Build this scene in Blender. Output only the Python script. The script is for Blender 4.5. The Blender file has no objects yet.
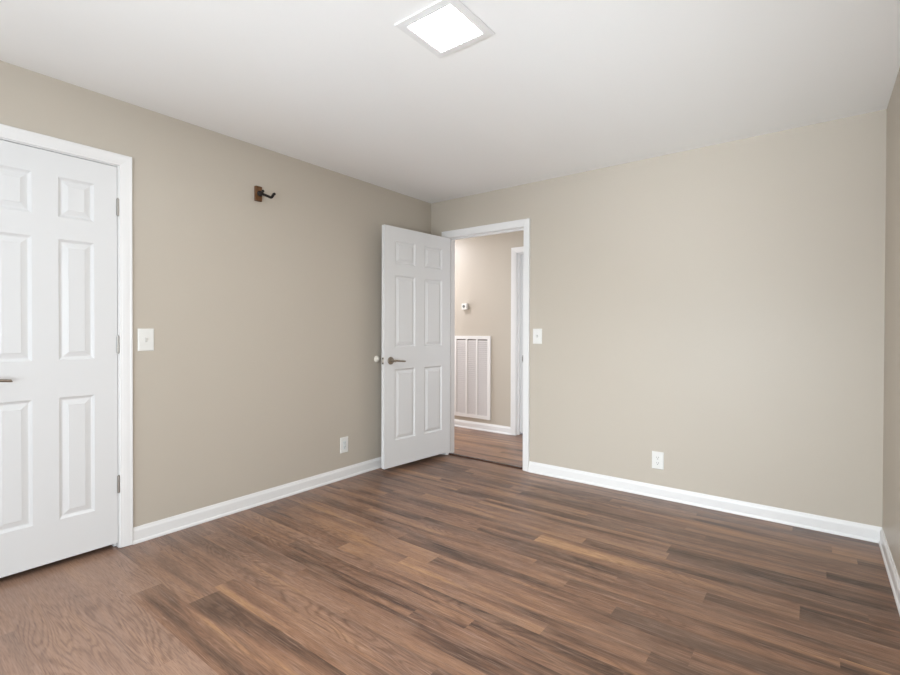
import bpy, bmesh, math, random
from mathutils import Vector, Matrix

S = bpy.context.scene
C = S.collection

# ------------------------------------------------------------ camera
F_PX, CY = 478.40, 334.92
YAW, ROLL, PITCH = 0.654338, 0.002848, -0.008213
CAM = Vector((3.0158, -3.6213, 1.1901))
cam_d = bpy.data.cameras.new('camera')
cam_d.sensor_width = 36.0
cam_d.lens = F_PX / 900.0 * 36.0
cam_d.shift_y = (CY - 337.5) / 900.0
cam_d.clip_start = 0.02
cam = bpy.data.objects.new('camera', cam_d)
C.objects.link(cam)
fw = Vector((-math.sin(YAW) * math.cos(PITCH), math.cos(YAW) * math.cos(PITCH), math.sin(PITCH)))
rt = Vector((math.cos(YAW), math.sin(YAW), 0))
up = rt.cross(fw)
rt2 = rt * math.cos(ROLL) + up * math.sin(ROLL)
up2 = up * math.cos(ROLL) - rt * math.sin(ROLL)
m = Matrix((rt2, up2, -fw)).transposed().to_4x4()
m.translation = CAM
cam.matrix_world = m
S.camera = cam

# ------------------------------------------------------------ light and exposure
S.view_settings.view_transform = 'Standard'
S.view_settings.look = 'None'
S.view_settings.gamma = 1.0
S.view_settings.use_curve_mapping = False
S.view_settings.exposure = 0.04

W = 3.3166          # room width (x)
YF = -5.4          # front wall, behind the camera
H = 2.44            # ceiling height
YH = 1.16           # far wall of the hall
WIN = (0.75, 3.10, 0.30, 2.10)   # window in the front wall: x0, x1, z0, z1
WI2 = (-4.95, -3.85, 0.35, 1.85)   # added, unseen window in the right wall: y0, y1, z0, z1

world = bpy.data.worlds.new('sky')
S.world = world
world.use_nodes = True
bg = world.node_tree.nodes['Background']
bg.inputs[0].default_value = (0.75, 0.85, 1.0, 1)
bg.inputs[1].default_value = 0.6


def area_light(name, loc, rot, sx, sy, power, col, spread=180):
    d = bpy.data.lights.new(name, 'AREA')
    d.shape = 'RECTANGLE'
    d.size, d.size_y = sx, sy
    d.energy = power
    d.color = col
    d.spread = math.radians(spread)
    o = bpy.data.objects.new(name, d)
    o.location = loc
    o.rotation_euler = rot
    C.objects.link(o)
    return o


XL_HALL = -2.3      # left end of the hall
LAMP_EMIT = 114.0     # the square ceiling lamp
DAY = (0.875, 0.965, 1.03)
# front window daylight, an added side fill, then added uplights brightening the ceiling
area_light('window_daylight', (1.80, YF + 0.06, 1.00), (math.radians(80), 0, 0), 1.8, 1.0, 16.5, DAY, 60)
area_light('window_daylight_wide', (2.65, YF + 0.06, 0.95), (math.radians(90), 0, 0), 0.8, 1.2, 33.0, DAY, 150)
area_light('added_side_fill', (W - 0.02, -4.40, 1.10), (math.radians(90), 0, math.radians(90)), 1.0, 1.4, 39.5, DAY, 170)  # added fill from the right, evens out the left wall and closet door
area_light('added_uplight', (1.70, YF + 0.12, 1.00), (math.radians(140), 0, 0), 1.8, 0.6, 14.0, DAY, 130)  # added wide uplight aimed at the ceiling
area_light('added_low_uplight', (1.70, YF + 0.12, 0.60), (math.radians(118), 0, 0), 1.8, 0.5, 3.4, DAY, 36)  # added narrow uplight for the far ceiling
area_light('added_low_uplight_side', (2.60, YF + 0.12, 0.50), (math.radians(114), 0, 0), 1.0, 0.4, 3.0, DAY, 30)  # second added narrow uplight for the far ceiling
# ceiling bulb of the hall
area_light('hall_bulb', (-1.00, 0.60, 2.38), (0, 0, 0), 0.20, 0.20, 17.5, (0.95, 0.98, 1.08))
# daylight from the left end of the hall
area_light('hall_daylight', (XL_HALL + 0.03, 0.64, 1.25), (math.radians(90), 0, math.radians(-90)), 0.8, 1.8, 34.0, (0.95, 0.98, 1.06))
area_light('added_hall_fill', (1.72, 0.64, 1.25), (math.radians(90), 0, math.radians(90)), 0.8, 1.8, 5.5, (0.95, 0.98, 1.04))  # added fill, brightens the hall door jamb and the open door


# ------------------------------------------------------------ materials
def new_mat(name):
    mt = bpy.data.materials.new(name)
    mt.use_nodes = True
    nt = mt.node_tree
    return mt, nt, nt.nodes['Principled BSDF']


def lin(r, g, b):
    f = lambda c: (c / 255) / 12.92 if c / 255 <= 0.04045 else ((c / 255 + 0.055) / 1.055) ** 2.4
    return (f(r), f(g), f(b), 1)


def painted(name, col, rough, bump=0.0, bscale=250.0, var=0.02, spec=0.5):
    mt, nt, b = new_mat(name)
    N, L = nt.nodes, nt.links
    geo = N.new('ShaderNodeNewGeometry')
    no = N.new('ShaderNodeTexNoise')
    no.inputs['Scale'].default_value = 2.3
    no.inputs['Detail'].default_value = 3
    L.new(geo.outputs['Position'], no.inputs['Vector'])
    mix = N.new('ShaderNodeMix')
    mix.data_type = 'RGBA'
    mix.inputs['A'].default_value = tuple(c * (1 - var) for c in col[:3]) + (1,)
    mix.inputs['B'].default_value = tuple(min(1, c * (1 + var)) for c in col[:3]) + (1,)
    L.new(no.outputs['Fac'], mix.inputs['Factor'])
    L.new(mix.outputs['Result'], b.inputs['Base Color'])
    b.inputs['Roughness'].default_value = rough
    b.inputs['Specular IOR Level'].default_value = spec
    if bump:
        n2 = N.new('ShaderNodeTexNoise')
        n2.inputs['Scale'].default_value = bscale
        n2.inputs['Detail'].default_value = 2
        L.new(geo.outputs['Position'], n2.inputs['Vector'])
        bp = N.new('ShaderNodeBump')
        bp.inputs['Strength'].default_value = bump
        bp.inputs['Distance'].default_value = 0.001
        L.new(n2.outputs['Fac'], bp.inputs['Height'])
        L.new(bp.outputs['Normal'], b.inputs['Normal'])
    return mt


def metal(name, col, rough):
    mt, nt, b = new_mat(name)
    N, L = nt.nodes, nt.links
    b.inputs['Metallic'].default_value = 1.0
    b.inputs['Base Color'].default_value = col
    no = N.new('ShaderNodeTexNoise')
    no.inputs['Scale'].default_value = 90
    mr = N.new('ShaderNodeMapRange')
    mr.inputs['To Min'].default_value = rough - 0.05
    mr.inputs['To Max'].default_value = rough + 0.05
    L.new(no.outputs['Fac'], mr.inputs['Value'])
    L.new(mr.outputs['Result'], b.inputs['Roughness'])
    return mt


M_WALL = painted('taupe_wall_paint', lin(193, 184, 171), 0.42, 0.12, 320, 0.012, 0.35)
M_CEIL = painted('ceiling_paint', lin(246, 246, 245), 0.8, 0.12, 260, 0.008, 0.2)
M_TRIM = painted('white_trim_paint', lin(233, 232, 231), 0.32, 0.0, 1, 0.006, 0.4)
M_DOOR = painted('white_door_paint', lin(223, 223, 223), 0.38, 0.05, 420, 0.006, 0.4)
M_PLASTIC = painted('white_plastic', lin(231, 230, 226), 0.3, 0.0, 1, 0.004, 0.45)
M_SLOT = painted('dark_slot', lin(60, 58, 55), 0.6)
M_GREY = painted('grey_lens', lin(120, 124, 122), 0.25)
M_GRILLE = painted('white_grille_enamel', lin(236, 234, 232), 0.35, 0.0, 1, 0.004)
M_LOUVER = painted('louver_enamel', lin(214, 209, 207), 0.45, 0.0, 1, 0.004)
M_DUCT = painted('grille_backing', lin(120, 114, 112), 0.7)
M_NICKEL = metal('satin_nickel', lin(152, 142, 130), 0.32)
M_STEEL = metal('dull_steel', lin(150, 146, 140), 0.4)
M_BLACK = painted('black_rubber', lin(22, 14, 11), 0.6)
M_STRIP = painted('brown_threshold', lin(70, 48, 38), 0.16, 0.0, 1, 0.08)
M_HINGE = metal('hinge_nickel', lin(168, 164, 158), 0.4)
M_LATCH = metal('bright_latch', lin(232, 228, 222), 0.5)
M_CREAM = painted('cream_rubber', lin(240, 234, 222), 0.4)
M_TOGGLE = painted('toggle_recess', lin(205, 204, 200), 0.4)


def wood_block():
    mt, nt, b = new_mat('stained_wood')
    N, L = nt.nodes, nt.links
    geo = N.new('ShaderNodeNewGeometry')
    mp = N.new('ShaderNodeMapping')
    mp.inputs['Scale'].default_value = (90, 90, 8)
    mp.inputs['Location'].default_value = (0.7, 3.4, 1.2)
    no = N.new('ShaderNodeTexNoise')
    no.inputs['Scale'].default_value = 1.5
    no.inputs['Detail'].default_value = 4
    rp = N.new('ShaderNodeValToRGB')
    rp.color_ramp.elements[0].color = lin(62, 37, 18)
    rp.color_ramp.elements[1].color = lin(128, 86, 48)
    L.new(geo.outputs['Position'], mp.inputs['Vector'])
    L.new(mp.outputs['Vector'], no.inputs['Vector'])
    L.new(no.outputs['Fac'], rp.inputs['Fac'])
    L.new(rp.outputs['Color'], b.inputs['Base Color'])
    b.inputs['Roughness'].default_value = 0.4
    return mt


M_WOOD = wood_block()


def floor_material():
    mt, nt, b = new_mat('brown_plank_floor')
    N, L = nt.nodes, nt.links

    def nd(t, **kw):
        n = N.new(t)
        for k, v in kw.items():
            setattr(n, k, v)
        return n

    def math_(op, a, bb=None, clamp=False):
        n = nd('ShaderNodeMath', operation=op, use_clamp=clamp)
        for i, v in enumerate((a, bb)):
            if v is None:
                continue
            if isinstance(v, (int, float)):
                n.inputs[i].default_value = v
            else:
                L.new(v, n.inputs[i])
        return n.outputs[0]

    geo = nd('ShaderNodeNewGeometry')
    at = nd('ShaderNodeAttribute', attribute_name='plank')
    sep = nd('ShaderNodeSeparateColor')
    L.new(at.outputs['Color'], sep.inputs['Color'])
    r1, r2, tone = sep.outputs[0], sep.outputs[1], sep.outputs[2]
    off = nd('ShaderNodeCombineXYZ')
    L.new(math_('MULTIPLY', r1, 37.0), off.inputs[0])
    L.new(math_('MULTIPLY', r2, 23.0), off.inputs[1])
    add = nd('ShaderNodeVectorMath', operation='ADD')
    L.new(geo.outputs['Position'], add.inputs[0])
    L.new(off.outputs[0], add.inputs[1])
    P = add.outputs[0]

    def noise(scale, detail, sc=1.0, dist=0.0, rough=0.5):
        mp = nd('ShaderNodeMapping')
        mp.inputs['Scale'].default_value = scale
        L.new(P, mp.inputs['Vector'])
        n = nd('ShaderNodeTexNoise')
        n.inputs['Scale'].default_value = sc
        n.inputs['Detail'].default_value = detail
        n.inputs['Distortion'].default_value = dist
        n.inputs['Roughness'].default_value = rough
        L.new(mp.outputs[0], n.inputs['Vector'])
        return n.outputs['Fac']

    broad = noise((0.75, 10.0, 1), 2.5, 1.0, 0.5)        # wide colour streaks along the plank
    streak = noise((2.2, 46.0, 1), 4.0, 1.0, 0.8)       # narrower streaks
    fine = noise((16.0, 330.0, 1), 3.0, 1.0, 0.5, 0.65)   # pores
    fleck = noise((5.0, 170.0, 1), 2.0, 1.0, 1.0, 0.6)  # pale flecks
    blotch = noise((2.6, 7.0, 1), 2.0, 1.0, 0.6)        # greyish clouds
    # cathedral grain: contour lines of a stretched noise
    cath = noise((1.15, 9.5, 1), 1.5, 1.0, 0.5)
    ring = math_('SINE', math_('MULTIPLY', cath, 125.0))
    ring = math_('MULTIPLY', math_('ADD', ring, 1.0), 0.5)
    ring = math_('POWER', ring, 2.2)
    cmask = noise((1.0, 5.0, 1), 1.0)
    mr = nd('ShaderNodeMapRange')
    mr.inputs['From Min'].default_value = 0.46
    mr.inputs['From Max'].default_value = 0.60
    L.new(cmask, mr.inputs['Value'])
    ring = math_('MULTIPLY', ring, mr.outputs['Result'])

    v = math_('ADD', math_('MULTIPLY', broad, 0.95), math_('MULTIPLY', streak, 0.30))
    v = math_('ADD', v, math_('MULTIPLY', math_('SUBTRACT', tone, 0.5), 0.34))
    v = math_('SUBTRACT', v, 0.125)
    ramp = nd('ShaderNodeValToRGB')
    cr = ramp.color_ramp
    cr.elements[0].position = 0.26
    cr.elements[0].color = lin(72, 52, 42)
    cr.elements[1].position = 0.80
    cr.elements[1].color = lin(192, 150, 112)
    for pos, col in ((0.40, (104, 78, 63)), (0.50, (134, 100, 80)), (0.60, (154, 117, 92)), (0.70, (175, 134, 99))):
        e = cr.elements.new(pos)
        e.color = lin(*col)
    L.new(v, ramp.inputs['Fac'])

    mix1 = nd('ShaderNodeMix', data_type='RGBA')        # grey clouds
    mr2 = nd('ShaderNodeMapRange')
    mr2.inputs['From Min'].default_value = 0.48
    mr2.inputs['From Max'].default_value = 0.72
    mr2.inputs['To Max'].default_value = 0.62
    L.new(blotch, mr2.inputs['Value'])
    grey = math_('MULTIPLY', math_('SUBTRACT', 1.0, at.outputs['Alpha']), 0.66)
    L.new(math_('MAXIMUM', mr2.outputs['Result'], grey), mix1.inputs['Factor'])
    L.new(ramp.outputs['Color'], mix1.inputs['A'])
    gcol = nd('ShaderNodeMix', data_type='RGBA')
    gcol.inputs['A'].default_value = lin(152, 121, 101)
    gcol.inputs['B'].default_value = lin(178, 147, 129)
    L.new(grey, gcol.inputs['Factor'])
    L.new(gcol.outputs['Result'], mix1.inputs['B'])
    mix2 = nd('ShaderNodeMix', data_type='RGBA', blend_type='MULTIPLY')
    L.new(math_('MULTIPLY', ring, 0.46), mix2.inputs['Factor'])
    L.new(mix1.outputs['Result'], mix2.inputs['A'])
    mix2.inputs['B'].default_value = (0.42, 0.36, 0.33, 1)
    mix3 = nd('ShaderNodeMix', data_type='RGBA', blend_type='MULTIPLY')
    mr3 = nd('ShaderNodeMapRange')
    mr3.inputs['From Min'].default_value = 0.42
    mr3.inputs['From Max'].default_value = 0.68
    mr3.inputs['To Max'].default_value = 0.72
    L.new(fine, mr3.inputs['Value'])
    L.new(mr3.outputs['Result'], mix3.inputs['Factor'])
    L.new(mix2.outputs['Result'], mix3.inputs['A'])
    mix3.inputs['B'].default_value = (0.50, 0.45, 0.42, 1)
    mix4 = nd('ShaderNodeMix', data_type='RGBA')
    mr4 = nd('ShaderNodeMapRange')
    mr4.inputs['From Min'].default_value = 0.54
    mr4.inputs['From Max'].default_value = 0.74
    mr4.inputs['To Max'].default_value = 0.32
    L.new(fleck, mr4.inputs['Value'])
    L.new(mr4.outputs['Result'], mix4.inputs['Factor'])
    L.new(mix3.outputs['Result'], mix4.inputs['A'])
    mix4.inputs['B'].default_value = lin(186, 160, 146)
    L.new(mix4.outputs['Result'], b.inputs['Base Color'])

    rr = nd('ShaderNodeMapRange')
    rr.inputs['To Min'].default_value = 0.26
    rr.inputs['To Max'].default_value = 0.40
    L.new(streak, rr.inputs['Value'])
    L.new(rr.outputs['Result'], b.inputs['Roughness'])
    b.inputs['Specular IOR Level'].default_value = 0.45
    bp = nd('ShaderNodeBump')
    bp.inputs['Strength'].default_value = 0.18
    bp.inputs['Distance'].default_value = 0.001
    L.new(fine, bp.inputs['Height'])
    L.new(bp.outputs['Normal'], b.inputs['Normal'])
    return mt


M_FLOOR = floor_material()


def lamp_material():
    mt, nt, b = new_mat('lit_diffuser')
    b.inputs['Base Color'].default_value = (0.9, 0.9, 0.9, 1)
    b.inputs['Emission Color'].default_value = (1.0, 0.985, 0.96, 1)
    b.inputs['Emission Strength'].default_value = LAMP_EMIT
    return mt


M_LAMP = lamp_material()
M_LAMPFRAME = painted('lamp_frame_enamel', lin(236, 236, 236), 0.35)


def glass_material():
    mt = bpy.data.materials.new('window_glass')
    mt.use_nodes = True
    nt = mt.node_tree
    nt.nodes.clear()
    out = nt.nodes.new('ShaderNodeOutputMaterial')
    tr = nt.nodes.new('ShaderNodeBsdfTransparent')
    gl = nt.nodes.new('ShaderNodeBsdfGlossy')
    gl.inputs['Roughness'].default_value = 0.02
    mx = nt.nodes.new('ShaderNodeMixShader')
    mx.inputs[0].default_value = 0.06
    nt.links.new(tr.outputs[0], mx.inputs[1])
    nt.links.new(gl.outputs[0], mx.inputs[2])
    nt.links.new(mx.outputs[0], out.inputs[0])
    return mt


M_GLASS = glass_material()


# ------------------------------------------------------------ helpers
def obj(name, bm, mat, parent=None, smooth=False, loc=None, rotz=None):
    me = bpy.data.meshes.new(name)
    bmesh.ops.recalc_face_normals(bm, faces=bm.faces)
    bm.to_mesh(me)
    bm.free()
    me.materials.append(mat)
    if smooth:
        for p in me.polygons:
            p.use_smooth = True
        try:
            me.set_sharp_from_angle(angle=math.radians(35))
        except Exception:
            pass
    o = bpy.data.objects.new(name, me)
    C.objects.link(o)
    if parent:
        o.parent = parent
    if loc is not None:
        o.location = loc
    if rotz is not None:
        o.rotation_euler[2] = rotz
    return o


def empty(name, loc=(0, 0, 0), rotz=0.0):
    o = bpy.data.objects.new(name, None)
    o.empty_display_size = 0.05
    o.location = loc
    o.rotation_euler = (0, 0, rotz)
    C.objects.link(o)
    return o


def tag(o, label, cat, group=None, kind=None):
    o['label'] = label
    o['category'] = cat
    if group:
        o['group'] = group
    if kind:
        o['kind'] = kind
    return o


def box(bm, x0, x1, y0, y1, z0, z1, bev=0.0):
    r = bmesh.ops.create_cube(bm, size=1.0)
    vs = r['verts']
    for v in vs:
        v.co = Vector(((x0 + x1) / 2 + v.co.x * (x1 - x0), (y0 + y1) / 2 + v.co.y * (y1 - y0),
                       (z0 + z1) / 2 + v.co.z * (z1 - z0)))
    if bev:
        es = list({e for v in vs for e in v.link_edges})
        bmesh.ops.bevel(bm, geom=es, offset=bev, segments=2, affect='EDGES', profile=0.6)


def boxes(*bs, bev=0.0):
    bm = bmesh.new()
    for q in bs:
        box(bm, *q, bev=bev)
    return bm


def tube(bm, pts, radii, seg=14, caps=True):
    """a round tube through points"""
    pts = [Vector(p) for p in pts]
    if isinstance(radii, (int, float)):
        radii = [radii] * len(pts)
    rings = []
    prev = None
    for i, p in enumerate(pts):
        a = pts[max(i - 1, 0)]
        c = pts[min(i + 1, len(pts) - 1)]
        t = (c - a).normalized()
        if prev is None:
            ref = Vector((0, 0, 1)) if abs(t.z) < 0.9 else Vector((1, 0, 0))
            n = t.cross(ref).normalized()
        else:
            n = (prev - t * prev.dot(t)).normalized()
        prev = n
        b2 = t.cross(n)
        rings.append([bm.verts.new(p + (n * math.cos(2 * math.pi * k / seg) + b2 * math.sin(2 * math.pi * k / seg)) * radii[i])
                      for k in range(seg)])
    for i in range(len(rings) - 1):
        for k in range(seg):
            bm.faces.new((rings[i][k], rings[i][(k + 1) % seg], rings[i + 1][(k + 1) % seg], rings[i + 1][k]))
    if caps:
        bm.faces.new(rings[0])
        bm.faces.new(rings[-1])


def smooth_path(pts, n=8):
    """Catmull-Rom through the points"""
    P = [Vector(p) for p in pts]
    out = []
    for i in range(len(P) - 1):
        p0, p1, p2, p3 = P[max(i - 1, 0)], P[i], P[i + 1], P[min(i + 2, len(P) - 1)]
        for k in range(n):
            t = k / n
            out.append(0.5 * ((2 * p1) + (p2 - p0) * t + (2 * p0 - 5 * p1 + 4 * p2 - p3) * t * t + (3 * p1 - p0 - 3 * p2 + p3) * t ** 3))
    out.append(P[-1])
    return out


def prism(bm, prof, a, b, nrm, m0=0.0, m1=0.0):
    """profile (out, z) swept from a to b along the floor; nrm points into the room; m0, m1 mitre the ends"""
    a, b, nrm = Vector(a), Vector(b), Vector(nrm)
    d = (b - a).normalized()
    ra = [bm.verts.new(a + nrm * o + Vector((0, 0, z)) + d * (o * m0)) for o, z in prof]
    rb = [bm.verts.new(b + nrm * o + Vector((0, 0, z)) - d * (o * m1)) for o, z in prof]
    n = len(prof)
    for i in range(n):
        j = (i + 1) % n
        bm.faces.new((ra[i], ra[j], rb[j], rb[i]))
    bm.faces.new(ra)
    bm.faces.new(rb)


BASE = [(0, 0), (0.017, 0), (0.017, 0.006), (0.0155, 0.012), (0.012, 0.0165), (0.011, 0.018), (0.011, 0.066), (0.0095, 0.072),
        (0.0065, 0.078), (0.0055, 0.084), (0.0035, 0.0892), (0, 0.0898)]
# casing profile: (distance from the inner edge, projection from the wall)
CAS = [(0, 0), (0, 0.0085), (0.003, 0.0105), (0.010, 0.0110), (0.014, 0.0125), (0.030, 0.0150), (0.047, 0.0160),
       (0.052, 0.0178), (0.058, 0.0178), (0.060, 0.0160), (0.060, 0)]


def casing(l, r, zt, place, z0=0.0025):
    """three-sided mitred casing; place(s, out, z) turns (along the wall, off the wall, height) into a point"""
    bm = bmesh.new()
    rows = []
    for a, h in CAS:
        rows.append([bm.verts.new(place(*q)) for q in ((l - a, h, z0), (l - a, h, zt + a), (r + a, h, zt + a), (r + a, h, z0))])
    n = len(rows)
    for i in range(n):
        j = (i + 1) % n
        for k in range(3):
            bm.faces.new((rows[i][k], rows[i][k + 1], rows[j][k + 1], rows[j][k]))
    bm.faces.new([q[0] for q in rows])
    bm.faces.new([q[3] for q in rows])
    return bm


# ------------------------------------------------------------ the room
T = 0.115            # wall thickness
# openings (x or y range, top)
DX0, DX1, DZ = 0.207, 1.027, 2.078        # room door between its jambs
KY0, KY1, KZ = -3.274, -2.656, 2.077      # closet door between its jambs
HX0, HX1, HZ = 0.302, 1.062, 2.078        # door across the hall between its jambs
J = 0.018                                 # jamb thickness
XL = -2.3                                 # left end of the hall
XR = 1.75                                 # right end of the hall


def struct(o, label, cat):
    return tag(o, label, cat, kind='structure')


# floor: one mesh, a face per plank; rows run along x
random.seed(11)
rows = [-5.45, -5.2, -5.0, -4.8, -4.60, -4.44, -4.28, -4.16, -4.05, -3.93, -3.80, -3.69, -3.57, -3.44, -3.31, -3.17, -2.802, -2.668, -2.532, -2.42, -2.308, -2.233, -2.154,
        -2.075, -2.001, -1.924, -1.840, -1.761, -1.638, -1.547, -1.456, -1.373, -1.289, -1.181, -1.045, -0.957, -0.873, -0.76, -0.68, -0.60, -0.49,
        -0.41, -0.33, -0.195, -0.11, -0.03, 0.05, 0.165, 0.25, 0.38, 0.46, 0.54, 0.66, 0.78, 0.86, 0.94, 1.08, 1.19, 1.30]
known = {-2.802: (0.58, 0.50, 0.60), -2.668: (0.855, 0.55, 0.40), -2.308: (1.44, 0.62, 0.52), -2.154: (1.668, 0.80, 0.36), -2.075: (1.905, 0.34, 0.58),
         -1.924: (2.16, 0.80, 0.48), -1.761: (2.66, 0.48, 0.44), -1.456: (1.87, 0.66, 0.40), -1.289: (1.405, 0.72, 0.34), -1.181: (2.966, 0.78, 0.26)}
bm = bmesh.new()
cl = bm.loops.layers.float_color.new('plank')
FX0, FX1 = XL, W + 0.1
for i in range(len(rows) - 1):
    y0, y1 = rows[i], rows[i + 1]
    k = known.get(y0)
    x = FX0 - random.uniform(0, 0.9)
    cuts = [FX0]
    if k:
        x = k[0]
        while x > FX0 + 0.3:
            x -= 1.22
        if x <= FX0:
            x += 1.22
    else:
        x += 1.22
    while x < FX1 - 0.02:
        if x > FX0 + 0.02:
            cuts.append(x)
        x += 1.22
    cuts.append(FX1)
    for a, b2 in zip(cuts, cuts[1:]):
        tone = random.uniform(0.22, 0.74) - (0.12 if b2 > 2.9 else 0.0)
        if k:
            if abs(b2 - k[0]) < 0.01:
                tone = k[1]
            elif abs(a - k[0]) < 0.01:
                tone = k[2]
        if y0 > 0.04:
            tone += 0.16  # hall planks lighter: the brighter hall light put into their colour
        grey = 0.0                      # greyed, paler planks
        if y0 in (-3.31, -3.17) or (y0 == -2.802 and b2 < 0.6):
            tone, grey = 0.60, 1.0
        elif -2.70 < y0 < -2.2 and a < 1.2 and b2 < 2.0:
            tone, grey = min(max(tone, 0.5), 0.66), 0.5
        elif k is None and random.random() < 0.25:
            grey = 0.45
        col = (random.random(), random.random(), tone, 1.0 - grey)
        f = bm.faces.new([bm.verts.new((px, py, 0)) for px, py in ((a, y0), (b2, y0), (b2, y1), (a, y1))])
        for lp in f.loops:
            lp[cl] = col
me = bpy.data.meshes.new('floor')
bm.to_mesh(me)
bm.free()
me.materials.append(M_FLOOR)
floor = bpy.data.objects.new('floor', me)
C.objects.link(floor)
struct(floor, 'brown wood plank floor running through the room and the hall', 'floor')

struct(obj('ceiling', boxes((XL - T, W + T, YF - T, YH + T, H, H + 0.08)), M_CEIL), 'white painted ceiling of the room', 'ceiling')

JJ = J + 0.001
struct(obj('wall_left', boxes((-T, 0, YF, KY0 - JJ, 0, H), (-T, 0, KY1 + JJ, 0, 0, H), (-T, 0, KY0 - JJ, KY1 + JJ, KZ + JJ, H)), M_WALL),
       'taupe painted wall on the left with the closet door', 'wall')
struct(obj('wall_back', boxes((XL, DX0 - JJ, 0, T, 0, H), (DX1 + JJ, W, 0, T, 0, H), (DX0 - JJ, DX1 + JJ, 0, T, DZ + JJ, H)), M_WALL),
       'taupe painted back wall with the doorway to the hall', 'wall')
struct(obj('wall_right', boxes((W, W + T, YF, WI2[0], 0, H), (W, W + T, WI2[1], T, 0, H), (W, W + T, WI2[0], WI2[1], 0, WI2[2]), (W, W + T, WI2[0], WI2[1], WI2[3], H)), M_WALL), 'taupe painted wall at the right edge', 'wall')
struct(obj('wall_front', boxes((-T, WIN[0], YF - T, YF, 0, H), (WIN[1], W + T, YF - T, YF, 0, H), (WIN[0], WIN[1], YF - T, YF, 0, WIN[2]),
                               (WIN[0], WIN[1], YF - T, YF, WIN[3], H)), M_WALL), 'taupe painted wall with the window behind the camera', 'wall')
struct(obj('wall_hall', boxes((XL, HX0 - JJ, YH, YH + T, 0, H), (HX1 + JJ, XR, YH, YH + T, 0, H), (HX0 - JJ, HX1 + JJ, YH, YH + T, HZ + JJ, H)), M_WALL),
       'taupe painted far wall of the hall seen through the doorway', 'wall')
struct(obj('wall_hall_ends', boxes((XL - T, XL, 0, YH + T, 0, H), (XR, XR + T, T, YH + T, 0, H)), M_WALL), 'taupe painted end walls of the hall', 'wall')
struct(obj('wall_closet', boxes((-0.80, -0.75, -3.6, -2.3, 0, H), (-0.75, -T, -3.6, -3.55, 0, H), (-0.75, -T, -2.35, -2.3, 0, H)), M_WALL),
       'taupe painted walls inside the closet', 'wall')


def baseboard(name, a, b, nrm, label, m0=0.0, m1=0.0):
    bm = bmesh.new()
    prism(bm, BASE, a, b, nrm, m0, m1)
    return struct(obj(name, bm, M_TRIM), label, 'baseboard')


CW = 0.060
baseboard('baseboard_left', (0, KY1 + 0.005 + CW, 0), (0, 0, 0), (1, 0, 0), 'white baseboard along the left wall from closet to corner', 0, 1)
baseboard('baseboard_left', (0, YF, 0), (0, KY0 - 0.005 - CW, 0), (1, 0, 0), 'white baseboard on the left wall nearer than the closet', 1, 0)
baseboard('baseboard_back', (DX1 + 0.003 + CW, 0, 0), (W, 0, 0), (0, -1, 0), 'white baseboard along the back wall right of the doorway', 0, 1)
baseboard('baseboard_back', (0, 0, 0), (DX0 - 0.003 - CW, 0, 0), (0, -1, 0), 'short white baseboard in the corner behind the open door', 1, 0)
baseboard('baseboard_right', (W, YF, 0), (W, 0, 0), (-1, 0, 0), 'white baseboard along the right wall', 1, 1)
baseboard('baseboard_front', (0, YF, 0), (W, YF, 0), (0, 1, 0), 'white baseboard under the window wall', 1, 1)
baseboard('baseboard_hall', (XL, YH, 0), (HX0 - 0.004 - CW, YH, 0), (0, -1, 0), 'white baseboard in the hall below the return grille')

# ------------------------------------------------------------ door trims
# closet
t1 = struct(empty('trim_1', (0, (KY0 + KY1) / 2, 0)), 'white moulded casing around the closet door', 'door casing')
b0 = Vector((0, -(KY0 + KY1) / 2, 0))


def shifted(bm, v):
    bmesh.ops.translate(bm, verts=bm.verts, vec=v)
    return bm


obj('casing', shifted(casing(KY0 - 0.005, KY1 + 0.005, KZ + 0.005, lambda s, o, z: (o, s, z)), b0), M_TRIM, t1)
obj('jamb', shifted(boxes((-T, 0.0, KY0 - J, KY0, 0.001, KZ + J), (-T, 0.0, KY1, KY1 + J, 0.001, KZ + J), (-T, 0.0, KY0, KY1, KZ, KZ + J)), b0), M_TRIM, t1)
obj('door_stop', shifted(boxes((-0.075, -0.040, KY0, KY0 + 0.011, 0.001, KZ), (-0.075, -0.040, KY1 - 0.011, KY1, 0.001, KZ),
                               (-0.075, -0.040, KY0 + 0.011, KY1 - 0.011, KZ - 0.011, KZ)), b0), M_TRIM, t1)
# room doorway
t2 = struct(empty('trim_2', ((DX0 + DX1) / 2, 0, 0)), 'white moulded casing around the open doorway to the hall', 'door casing')
b0 = Vector((-(DX0 + DX1) / 2, 0, 0))
obj('casing', shifted(casing(DX0 - 0.003, DX1 + 0.003, DZ + 0.004, lambda s, o, z: (s, -o, z)), b0), M_TRIM, t2)
obj('jamb', shifted(boxes((DX0 - J, DX0, 0, T, 0.001, DZ + J), (DX1, DX1 + J, 0, T, 0.001, DZ + J), (DX0, DX1, 0, T, DZ, DZ + J)), b0), M_TRIM, t2)
obj('door_stop', shifted(boxes((DX0, DX0 + 0.011, 0.040, 0.075, 0.001, DZ), (DX1 - 0.011, DX1, 0.040, 0.075, 0.001, DZ),
                               (DX0 + 0.011, DX1 - 0.011, 0.040, 0.075, DZ - 0.011, DZ)), b0), M_TRIM, t2)
sp = obj('strike_plate', shifted(boxes((DX1 - 0.0015, DX1 + 0.001, -0.010, 0.030, 0.925, 0.985), (DX1 - 0.0045, DX1 + 0.001, -0.0125, -0.0095, 0.936, 0.974), bev=0.0006), b0),
         M_STEEL, t2)
sp['label'] = 'small grey metal strike plate'
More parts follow.
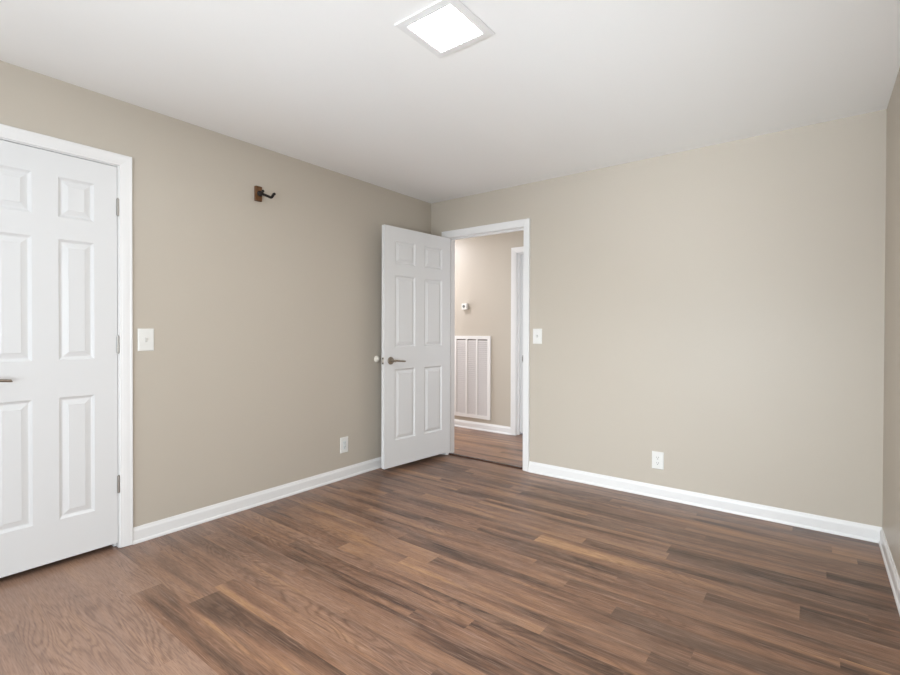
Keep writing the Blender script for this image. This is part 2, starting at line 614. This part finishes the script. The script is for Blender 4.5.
# the door across the hall
t3 = struct(empty('trim_3', ((HX0 + HX1) / 2, YH, 0)), 'white casing of the door across the hall', 'door casing')
b0 = Vector((-(HX0 + HX1) / 2, -YH, 0))
obj('casing', shifted(casing(HX0 - 0.004, HX1 + 0.004, HZ + 0.004, lambda s, o, z: (s, YH - o, z)), b0), M_TRIM, t3)
obj('jamb', shifted(boxes((HX0 - J, HX0, YH, YH + T, 0.001, HZ + J), (HX1, HX1 + J, YH, YH + T, 0.001, HZ + J), (HX0, HX1, YH, YH + T, HZ, HZ + J)), b0), M_TRIM, t3)
obj('door_stop', shifted(boxes((HX0, HX0 + 0.011, YH + 0.040, YH + 0.074, 0.001, HZ), (HX1 - 0.011, HX1, YH + 0.040, YH + 0.074, 0.001, HZ),
                               (HX0 + 0.011, HX1 - 0.011, YH + 0.040, YH + 0.074, HZ - 0.011, HZ)), b0), M_TRIM, t3)
# threshold strip in the doorway
bm = bmesh.new()
prism(bm, [(0, 0), (0.050, 0), (0.050, 0.006), (0.046, 0.0105), (0.034, 0.0125), (0.016, 0.0115), (0.002, 0.004)],
      (DX0 + 0.0005, 0.070, 0.0003), (DX1 - 0.0005, 0.070, 0.0003), (0, -1, 0))
struct(obj('trim_4', bm, M_STRIP), 'thin brown threshold strip across the doorway floor', 'threshold')


# ------------------------------------------------------------ doors
def leaf_and_panels(root, w, h, z0, th, us, vs, mat):
    """six-panel leaf. local: x from the hinge edge, y=0 the face shown, -th the other face"""
    bm = bmesh.new()
    holes = [(u0, u1, v0, v1) for v0, v1 in vs for u0, u1 in us]
    xs = sorted({0.0, w} | {q for u in us for q in u})
    zs = sorted({z0, z0 + h} | {q for v in vs for q in v})

    def hole(i, k):
        cx, cz = (xs[i] + xs[i + 1]) / 2, (zs[k] + zs[k + 1]) / 2
        return any(a < cx < b and c < cz < d for a, b, c, d in holes)
    vf = {}

    def V(i, k, y):
        key = (i, k, y)
        if key not in vf:
            vf[key] = bm.verts.new((xs[i], y, zs[k]))
        return vf[key]
    nx, nz = len(xs) - 1, len(zs) - 1
    for i in range(nx):
        for k in range(nz):
            if hole(i, k):
                continue
            for y in (0.0, -th):
                bm.faces.new((V(i, k, y), V(i + 1, k, y), V(i + 1, k + 1, y), V(i, k + 1, y)))
            for di, dk, e in ((-1, 0, ((i, k), (i, k + 1))), (1, 0, ((i + 1, k), (i + 1, k + 1))), (0, -1, ((i, k), (i + 1, k))), (0, 1, ((i, k + 1), (i + 1, k + 1)))):
                ni, nk = i + di, k + dk
                if not (0 <= ni < nx and 0 <= nk < nz) or hole(ni, nk):
                    (a1, b1), (a2, b2) = e
                    bm.faces.new((V(a1, b1, 0.0), V(a2, b2, 0.0), V(a2, b2, -th), V(a1, b1, -th)))
    leaf = obj('leaf', bm, mat, root)
    # moulded panels: sticking down, groove, bevel up to a raised field, on both faces
    prof = [(0.0, 0.0), (0.002, 0.0016), (0.010, 0.0080), (0.0135, 0.0095), (0.017, 0.0095), (0.039, 0.0030), (0.0405, 0.0012)]
    for a, b, c, d in holes:
        bm = bmesh.new()
        for face in (0, 1):
            loops = []
            for ins, dep in prof:
                y = -dep if face == 0 else -th + dep
                loops.append([bm.verts.new(q) for q in ((a + ins, y, c + ins), (b - ins, y, c + ins), (b - ins, y, d - ins), (a + ins, y, d - ins))])
            for l0, l1 in zip(loops, loops[1:]):
                for q in range(4):
                    bm.faces.new((l0[q], l0[(q + 1) % 4], l1[(q + 1) % 4], l1[q]))
            bm.faces.new(loops[-1])
            if face == 0:
                first = loops[0]
            else:
                for q in range(4):
                    bm.faces.new((first[q], first[(q + 1) % 4], loops[0][(q + 1) % 4], loops[0][q]))
        obj('raised_panel', bm, mat, root)
    return leaf


def hinge(root, z, side, th):
    """butt hinge at the knuckle edge; side=+1 on the shown face, -1 on the other"""
    y = 0.0045 if side > 0 else -th - 0.0045
    bm = bmesh.new()
    for a, b in ((0, 0.0285), (0.0295, 0.0605), (0.0615, 0.09)):
        tube(bm, [(-0.0025, y, z + a), (-0.0025, y, z + b)], 0.0068, 16)
    tube(bm, [(-0.0025, y, z - 0.004), (-0.0025, y, z + 0.094)], 0.0036, 12)
    yy = (-0.024, 0.002) if side > 0 else (-th - 0.002, -th + 0.024)
    box(bm, -0.0024, -0.0004, yy[0], yy[1], z, z + 0.09)
    h = obj('hinge', bm, M_HINGE, root, True)
    h['label'] = 'satin metal butt hinge'
    return h


def lever_set(root, u, z, th, length, both=True):
    for side in ((1, -1) if both else (1,)):
        f = 0.0 if side > 0 else -th
        bm = bmesh.new()
        tube(bm, [(u, f, z), (u, f + side * 0.004, z), (u, f + side * 0.009, z), (u, f + side * 0.0105, z)], [0.0325, 0.0325, 0.029, 0.025], 36)
        tube(bm, [(u, f + side * 0.010, z), (u, f + side * 0.040, z), (u, f + side * 0.0635, z), (u, f + side * 0.065, z)], [0.012, 0.0105, 0.0105, 0.009], 24)
        hd = obj('door_handle', bm, M_NICKEL, root, True)
        hd['label'] = 'satin nickel lever handle'
        bm = bmesh.new()
        y = f + side * 0.054
        tube(bm, smooth_path([(u - 0.004, y, z), (u - 0.02, y, z + 0.0005), (u - 0.06, y, z - 0.004), (u - length + 0.006, y, z - 0.008), (u - length, y, z - 0.008)], 5),
             [0.0095] * 5 + [0.0080] * 5 + [0.0068] * 10 + [0.004], 16)
        obj('lever', bm, M_NICKEL, hd, True)


# closet door (closed)
d1 = struct(empty('door_1', (-0.0005, KY1 - 0.003, 0), math.radians(-90)), 'closed white six-panel closet door at the left edge', 'door')
vs6 = ((0.236, 0.850), (1.038, 1.646), (1.756, 1.957))
leaf_and_panels(d1, 0.612, 2.042, 0.031, 0.035, ((0.1035, 0.2535), (0.3555, 0.5055)), vs6, M_DOOR)
for z in (1.811, 1.066, 0.306):
    hinge(d1, z, 1, 0.035)
lever_set(d1, 0.548, 0.962, 0.035, 0.108, both=False)

# room door (standing open)
TH = math.radians(94.8)
n2 = Vector((math.sin(TH), math.cos(TH), 0))
o2 = Vector((DX0, -0.004, 0)) + n2 * 0.040
d2 = struct(empty('door_2', o2, -TH), 'white six-panel door standing open against the left corner', 'door')
vs6b = ((0.262, 0.866), (1.052, 1.660), (1.758, 1.952))
leaf_and_panels(d2, 0.810, 2.026, 0.042, 0.035, ((0.114, 0.345), (0.459, 0.694)), vs6b, M_DOOR)
for z in (1.80, 1.05, 0.30):
    hinge(d2, z, -1, 0.035)
lever_set(d2, 0.742, 0.940, 0.035, 0.115)
bm = boxes((0.8096, 0.8108, -0.030, -0.005, 0.910, 0.970), bev=0.0004)
lp = obj('latch_plate', bm, M_LATCH, d2)
lp['label'] = 'small metal latch plate on the door edge'
bm = bmesh.new()
tube(bm, [(0.8105, -0.0175, 0.940), (0.8135, -0.0175, 0.940), (0.8145, -0.0175, 0.940)], [0.007, 0.007, 0.005], 14)
obj('latch_bolt', bm, M_LATCH, lp, True)
for z in (0.9195, 0.9605):
    bm = bmesh.new()
    tube(bm, [(0.8104, -0.0175, z), (0.8116, -0.0175, z)], 0.0080, 14)
    obj('screw', bm, M_SLOT, lp)

# door across the hall (closed, recessed)
d3 = struct(empty('door_3', (HX0 + 0.003, YH + 0.076, 0)), 'white closed door across the hall, seen past the doorway edge', 'door')
bm = bmesh.new()
leaf_and_panels(d3, 0.754, 2.055, 0.020, 0.035, ((0.114, 0.330), (0.424, 0.640)), vs6b, M_DOOR)
d3.rotation_euler = (0, 0, 0)
for ch in d3.children:      # the face shown looks towards the room (-y)
    ch.location.y = 0.035
bm.free()


# ------------------------------------------------------------ window behind the camera
def window(name, loc, rz, width, hh, label):
    w1 = struct(empty(name, loc, rz), label, 'window')
    hw = width / 2
    obj('window_frame', boxes((-hw, -hw + 0.05, -0.05, 0.05, 0, hh), (hw - 0.05, hw, -0.05, 0.05, 0, hh), (-hw + 0.05, hw - 0.05, -0.05, 0.05, 0, 0.05),
                              (-hw + 0.05, hw - 0.05, -0.05, 0.05, hh - 0.05, hh), (-0.025, 0.025, -0.04, 0.04, 0.05, hh - 0.05)), M_TRIM, w1)
    obj('pane', boxes((-hw + 0.05, -0.025, -0.003, 0.003, 0.05, hh - 0.05)), M_GLASS, w1)
    obj('pane', boxes((0.025, hw - 0.05, -0.003, 0.003, 0.05, hh - 0.05)), M_GLASS, w1)


window('window_1', ((WIN[0] + WIN[1]) / 2, YF - 0.06, WIN[2]), 0.0, WIN[1] - WIN[0], WIN[3] - WIN[2], 'wide white framed window in the wall behind the camera')
window('added_side_window', (W + 0.06, (WI2[0] + WI2[1]) / 2, WI2[2]), math.radians(90), WI2[1] - WI2[0], WI2[3] - WI2[2], 'added white framed window in the right wall behind the camera, unseen')  # window added to go with the side fill


# ------------------------------------------------------------ wall plates: local x along the wall, y out of the wall, z up
def plate_bm(w, h, d=0.006):
    bm = bmesh.new()
    loops = []
    for ins, y in ((0, 0), (0, 0.002), (0.0015, 0.0042), (0.005, d)):
        loops.append([bm.verts.new(q) for q in ((-w / 2 + ins, y, -h / 2 + ins), (w / 2 - ins, y, -h / 2 + ins), (w / 2 - ins, y, h / 2 - ins), (-w / 2 + ins, y, h / 2 - ins))])
    for a, b in zip(loops, loops[1:]):
        for q in range(4):
            bm.faces.new((a[q], a[(q + 1) % 4], b[(q + 1) % 4], b[q]))
    bm.faces.new(loops[0])
    bm.faces.new(loops[-1])
    return bm


def screw(parent, z, x=0.0, d=0.006):
    bm = bmesh.new()
    tube(bm, [(x, d - 0.0005, z), (x, d + 0.0006, z), (x, d + 0.0012, z)], [0.0034, 0.0034, 0.0022], 14)
    s = obj('screw', bm, M_PLASTIC, parent, True)
    return s


def toggle_switch(loc, rotz, w, h, label):
    r = tag(empty('light_switch', loc, rotz), label, 'light switch', 'wall light switches')
    obj('plate', plate_bm(w, h), M_PLASTIC, r)
    bm = boxes((-0.0055, 0.0055, 0.0055, 0.0068, -0.0125, 0.0125))
    obj('toggle_slot', bm, M_TOGGLE, r)
    bm = bmesh.new()
    pr = [(0.006, -0.008), (0.006, 0.006), (0.017, 0.0135), (0.0185, 0.010), (0.009, -0.006)]
    a = [bm.verts.new((-0.0042, y, z)) for y, z in pr]
    b = [bm.verts.new((0.0042, y, z)) for y, z in pr]
    for i in range(5):
        bm.faces.new((a[i], a[(i + 1) % 5], b[(i + 1) % 5], b[i]))
    bm.faces.new(a)
    bm.faces.new(b)
    obj('toggle', bm, M_PLASTIC, r)
    for z in (-0.030, 0.030):
        screw(r, z)
    return r


def slots(parent, z, d):
    bm = bmesh.new()
    box(bm, -0.0075, -0.0052, d, d + 0.0004, z - 0.001, z + 0.0075)
    box(bm, 0.0052, 0.0075, d, d + 0.0004, z - 0.0005, z + 0.007)
    tube(bm, [(0, d, z - 0.0085), (0, d + 0.0004, z - 0.0085)], 0.0027, 12)
    obj('slots', bm, M_SLOT, parent)


ON_LEFT = math.radians(-90)      # wall x = 0, looking into the room (+x)
ON_BACK = math.radians(180)      # wall y = 0, looking into the room (-y)
toggle_switch((0, -2.520, 1.135), ON_LEFT, 0.083, 0.127, 'white toggle switch plate on the left wall beside the closet door casing')
toggle_switch((1.161, 0, 1.148), ON_BACK, 0.083, 0.127, 'white toggle switch plate on the back wall right of the doorway casing')

# left wall outlet: rectangular insert
r = tag(empty('wall_outlet', (0, -1.087, 0.270), ON_LEFT), 'white outlet with rectangular insert, low on the left wall near the open door', 'outlet', 'wall outlets')
obj('plate', plate_bm(0.080, 0.126), M_PLASTIC, r)
bm = bmesh.new()
box(bm, -0.0168, 0.0168, 0.004, 0.0072, -0.0335, 0.0335, bev=0.001)
rc = obj('receptacle', bm, painted('cool_white_plastic', lin(222, 226, 225), 0.3), r)
slots(rc, 0.0175, 0.0072)
slots(rc, -0.0155, 0.0072)
for z in (-0.048, 0.048):
    screw(r, z)
# back wall outlet: two round-ended faces
r = tag(empty('wall_outlet', (2.118, 0, 0.268), ON_BACK), 'white duplex outlet low on the back wall above the baseboard', 'outlet', 'wall outlets')
obj('plate', plate_bm(0.080, 0.124), M_PLASTIC, r)
for zc in (0.0195, -0.0195):
    bm = bmesh.new()
    lo, hi = [], []
    for k in range(28):
        a = 2 * math.pi * k / 28
        x, z = 0.0172 * math.cos(a), 0.0172 * math.sin(a)
        z = max(-0.0143, min(0.0143, z))
        lo.append(bm.verts.new((x, 0.004, zc + z)))
        hi.append(bm.verts.new((x, 0.0074, zc + z)))
    for k in range(28):
        bm.faces.new((lo[k], lo[(k + 1) % 28], hi[(k + 1) % 28], hi[k]))
    bm.faces.new(lo)
    bm.faces.new(hi)
    rc = obj('receptacle', bm, M_PLASTIC, r)
    slots(rc, zc, 0.0074)
screw(r, 0.0)

# ------------------------------------------------------------ wall hook on the left wall
r = tag(empty('wall_hook', (0, -1.834, 2.114), ON_LEFT), 'brown wooden wall hanger with black forked hook, high on the left wall', 'hook')
bm = bmesh.new()
box(bm, -0.019, 0.028, 0.0, 0.020, -0.050, 0.050, bev=0.003)
obj('mounting_block', bm, M_WOOD, r)
bm = bmesh.new()
tube(bm, [(0, 0.0215, 0.0), (0, 0.025, 0.0), (0, 0.026, 0.0)], [0.019, 0.019, 0.016], 24)
tube(bm, smooth_path([(0, 0.024, 0.0), (0, 0.034, -0.001), (0, 0.044, -0.005)], 4), 0.0085, 14)
yk = obj('yoke', bm, M_BLACK, r, True)
for s in (1, -1):
    bm = bmesh.new()
    path = smooth_path([(0, 0.040, -0.003), (s * 0.020, 0.048, -0.008), (s * 0.035, 0.066, -0.017), (s * 0.040, 0.090, -0.027), (s * 0.040, 0.106, -0.025),
                        (s * 0.040, 0.117, -0.016), (s * 0.041, 0.124, -0.011), (s * 0.042, 0.133, -0.011)], 6)
    tube(bm, path, [0.0088] * (len(path) - 1) + [0.0070], 14)
    obj('prong', bm, M_BLACK, yk, True)

# ------------------------------------------------------------ door bumper on the left wall
r = tag(empty('door_bumper', (0, -0.730, 0.947), ON_LEFT), 'small round cream wall bumper beside the edge of the open door', 'door stop')
bm = bmesh.new()
tube(bm, [(0, 0.0, 0), (0, 0.005, 0), (0, 0.008, 0)], [0.029, 0.029, 0.026], 32)
obj('base', bm, M_CREAM, r, True)
bm = bmesh.new()
tube(bm, [(0, 0.0075, 0), (0, 0.015, 0), (0, 0.021, 0), (0, 0.0245, 0), (0, 0.0255, 0)], [0.024, 0.0225, 0.018, 0.011, 0.005], 32)
obj('cushion', bm, M_CREAM, r, True)

# ------------------------------------------------------------ ceiling lamp
LX, LY = 1.789, -2.058
r = tag(empty('ceiling_light', (LX, LY, H)), 'lit square flush ceiling light with white rim', 'ceiling light')
bm = bmesh.new()
loops = []
for hsz, z in ((0.1475, 0.0), (0.1490, -0.003), (0.1475, -0.0065), (0.113, -0.0085), (0.109, -0.0065), (0.109, -0.0025)):
    loops.append([bm.verts.new(q) for q in ((-hsz, -hsz, z), (hsz, -hsz, z), (hsz, hsz, z), (-hsz, hsz, z))])
for a, b in zip(loops, loops[1:]):
    for q in range(4):
        bm.faces.new((a[q], a[(q + 1) % 4], b[(q + 1) % 4], b[q]))
bm.faces.new(loops[0])
obj('frame', bm, M_LAMPFRAME, r)
bm = bmesh.new()
ring0, ring1 = [], []
for cx, cy, a0 in ((1, 1, 0), (-1, 1, 90), (-1, -1, 180), (1, -1, 270)):
    for k in range(5):
        a = math.radians(a0 + 22.5 * k)
        x, y = cx * 0.0915 + 0.017 * math.cos(a), cy * 0.0915 + 0.017 * math.sin(a)
        ring0.append(bm.verts.new((x, y, -0.0030)))
        ring1.append(bm.verts.new((x, y, -0.0062)))
for k in range(20):
    bm.faces.new((ring0[k], ring0[(k + 1) % 20], ring1[(k + 1) % 20], ring1[k]))
bm.faces.new(ring0)
bm.faces.new(ring1)
df = obj('diffuser', bm, M_LAMP, r)
df['label'] = 'glowing white diffuser'

# ------------------------------------------------------------ hall: return grille and sensor
GX0, GX1, GZ0, GZ1 = -0.580, -0.043, 0.138, 1.132
r = tag(empty('return_grille', ((GX0 + GX1) / 2, YH, GZ0), ON_BACK), 'tall white louvered air return grille on the hall wall', 'air vent')
gw, gh = (GX1 - GX0) / 2, GZ1 - GZ0
fr = 0.040
mul = (-gw + fr, -gw / 3 + fr / 3, gw / 3 - fr / 3, gw - fr)
bs = [(-gw, -gw + fr, 0, 0.014, 0, gh), (gw - fr, gw, 0, 0.014, 0, gh), (-gw + fr, gw - fr, 0, 0.014, 0, fr), (-gw + fr, gw - fr, 0, 0.014, gh - fr, gh)]
for x in mul[1:3]:
    bs.append((x - 0.011, x + 0.011, 0.001, 0.0135, fr, gh - fr))
obj('frame', boxes(*bs), M_GRILLE, r)
obj('backing', boxes((-gw + fr, gw - fr, 0.0005, 0.0015, fr, gh - fr)), M_DUCT, r)
for i in range(3):
    a = mul[i] + (0.011 if i else 0.0)
    b = mul[i + 1] - (0.011 if i < 2 else 0.0)
    bm = bmesh.new()
    z = fr + 0.002
    while z < gh - fr - 0.022:
        vs = [bm.verts.new(q) for q in ((a, 0.003, z + 0.0195), (b, 0.003, z + 0.0195), (b, 0.0120, z), (a, 0.0120, z),
                                        (a, 0.003, z + 0.0215), (b, 0.003, z + 0.0215), (b, 0.0120, z + 0.0022), (a, 0.0120, z + 0.0022))]
        for q in ((0, 1, 2, 3), (4, 5, 6, 7), (0, 1, 5, 4), (2, 3, 7, 6), (0, 3, 7, 4), (1, 2, 6, 5)):
            bm.faces.new([vs[k] for k in q])
        z += 0.0237
    obj('louver_panel', bm, M_LOUVER, r)

r = tag(empty('wall_sensor', (-0.408, YH, 1.490), ON_BACK), 'small square white sensor box with grey round lens above the return grille', 'sensor')
bm = bmesh.new()
box(bm, -0.037, 0.037, 0.0, 0.036, -0.037, 0.037, bev=0.004)
obj('body', bm, M_PLASTIC, r)
bm = bmesh.new()
tube(bm, [(0.006, 0.0355, 0.002), (0.006, 0.038, 0.002), (0.006, 0.0385, 0.002)], [0.018, 0.018, 0.015], 24)
ln = obj('lens', bm, M_GREY, r, True)
ln['label'] = 'grey round lens'
